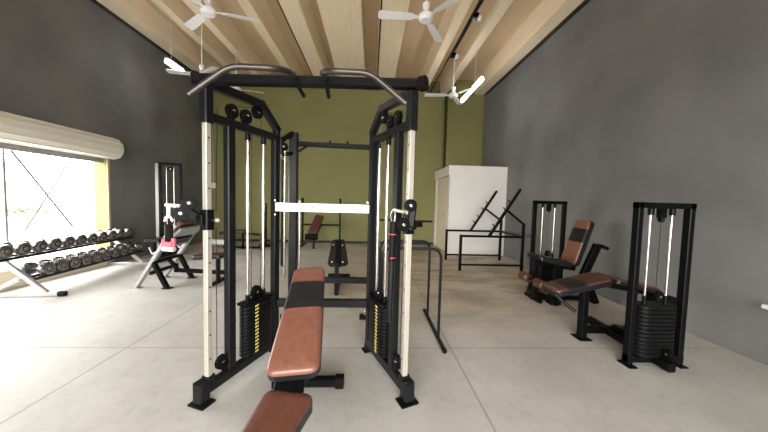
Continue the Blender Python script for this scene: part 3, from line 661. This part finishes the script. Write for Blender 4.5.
# ------------------------------------------------------------------ tall lat tower far left
lt = thing('lat_pulldown_machine', (-4.45, 6.5, 0), 'tall narrow black lat pulldown tower against the left wall', 'exercise machine')
TA = V((-4.66, 6.42, 0)); TB = V((-4.27, 6.52, 0)); tu = (TB-TA).normalized(); tn = V((-tu.y, tu.x, 0)); Pt = lambda t, z, o=0: TA + tu*t + tn*o + V((0, 0, z))
Lt = (TB-TA).length
b = MB(); b.beam(Pt(0, 0), Pt(0, 2.06), .05, .07, tu); b.beam(Pt(Lt, 0), Pt(Lt, 2.06), .05, .04, tu); b.beam(Pt(-.03, 2.04), Pt(Lt+.02, 2.04), .07, .05); b.beam(Pt(0, .05), Pt(Lt, .05), .06, .06)
b.beam(Pt(Lt/2, .05), Pt(Lt/2, .05, -.9), .06, .06); b.beam(Pt(Lt/2, 0, -.75), Pt(Lt/2, .42, -.75), .05, .05, tu); lf = b.build('tower_frame', BLACK, lt)
MB().beam(Pt(-.035, .02, -.037), Pt(-.035, 2.04, -.037), .012, .06, tu).build('lit_side_strip', GREYF, lt, label='light grey strip painted as the window-lit post side')  # grey strip added to stand for the post side the window lights
for t in (.13, .27): MB().cyl(Pt(t, .08), Pt(t, 1.96), .011, 12).build('guide_rod', CHROME, lf)
pulley(Pt(.22, 1.93, -.02), tn, .05, 'head_pulley', lf)
stack(lf, Pt(.2, 0), tu, tn, .28, .13, .10, .60, 14)
MB().pad(Pt(Lt/2, .42, -.9), Pt(Lt/2, .42, -.55), .28, .28, .07, (0, 0, 1), .05, ((0, 1, 0),), 0).build('seat', [PADBLK], lt)

# ------------------------------------------------------------------ dumbbell rack and dumbbells
AN = math.atan(.11); ax = V((-math.sin(AN), math.cos(AN), 0)); av = V((math.cos(AN), math.sin(AN), 0))
ZT, ZL = .63, .335
def topx(Y): return -4.46 - .11*(Y-4.41)
def lowx(Y): return -4.39 - .11*(Y-4.68)
dr = thing('dumbbell_rack', (-4.5, 4.6, 0), 'long grey two-tier dumbbell rack under the window', 'rack')
for (fx, zz, y0, y1) in ((topx, ZT, 3.3, 5.62), (lowx, ZL, 3.78, 5.78)):
    b = MB()
    for off in (-.02, -.18):
        p = V((fx(y0), y0, zz-.107)) + av*off; q = V((fx(y1), y1, zz-.107)) + av*off
        b.beam(p, q, .05, .035)
    b.build('shelf_rail', BLACKG, dr)
for Y in (3.74, 5.52):
    O = V((topx(Y), Y, 0)) - av*.10
    b = MB(); b.beam(O + av*-.33 + V((0, 0, .03)), O + av*.50 + V((0, 0, .03)), .05, .05)
    b.beam(O + av*.32 + V((0, 0, .05)), O + av*-.22 + V((0, 0, .545)), .045, .06); b.beam(O + av*-.30 + V((0, 0, .05)), O + av*.04 + V((0, 0, .235)), .05, .05)
    st = b.build('end_stand', GREYF, dr)
    for v_ in (.50, -.33): MB().beam(O + av*(v_-.04) + V((0, 0, .032)), O + av*(v_+.03) + V((0, 0, .032)), .062, .062, ch=.01).build('rubber_cap', RUBBER, st)
    for v_, z in ((.07, .25), (.02, .20)): MB().cyl(O + av*v_ + V((0, 0, z)) - ax*.05, O + av*v_ + V((0, 0, z)) - ax*.035, .012, 10).build('bolt', SHINY, st)
proto = {}
def dumbbell(fx, Y, zz, r, label, group):
    base = V((fx(Y), Y, zz)); key = round(r, 3)
    if key not in proto:
        t = thing('dumbbell', base, label, 'dumbbell', group)
        h_ = MB().cyl(base - av*.19, base + av*.0, .015, 14).build('handle', CHROME, t)
        hs = []
        for s, c in ((1, 0), (-1, -.20)):
            bb_ = MB(); c0 = base + av*c; w = .042
            bb_.lathe([(-w, r*.7), (-w*.75, r*.95), (-w*.4, r), (w*.4, r), (w*.75, r*.95), (w, r*.78)], c0, av*s, 24)
            bb_.lathe([(w*.98, r*.74), (w*1.06, r*.70), (w*.9, r*.60), (w*.9, r*.3), (w*1.15, r*.26), (w*1.2, .004)], c0, av*s, 24, k=1)
            hs.append(bb_.build('weight_head', [DUMBG, DUMBF], t))
        proto[key] = (t, [h_] + hs); return t
    src, kids = proto[key]
    t = src.copy(); COL.objects.link(t); t.location = base; WL[t] = base; tag(t, label, 'dumbbell', group)
    for c in kids:
        d = c.copy(); COL.objects.link(d); d.parent = t
    return t
ORD = ['first', 'second', 'third', 'fourth', 'fifth', 'sixth', 'seventh', 'eighth', 'ninth', 'tenth', 'eleventh', 'twelfth']
ty = [3.54, 3.64+.02, 3.83, 3.99, 4.21, 4.41, 4.62, 4.87, 5.07, 5.29, 5.50]
for i in range(11):
    Y = 3.52 + i*.199
    dumbbell(topx, Y, ZT, .082, 'dark round-headed dumbbell on the top tier, %s from the left' % ORD[i], 'dumbbells on the top tier')
for i in range(10):
    Y = 3.90 + i*.188 + (.055 if i == 9 else 0)
    dumbbell(lowx, Y, ZL, .088, 'dark round-headed dumbbell on the lower tier, %s from the left' % ORD[i], 'dumbbells on the lower tier')
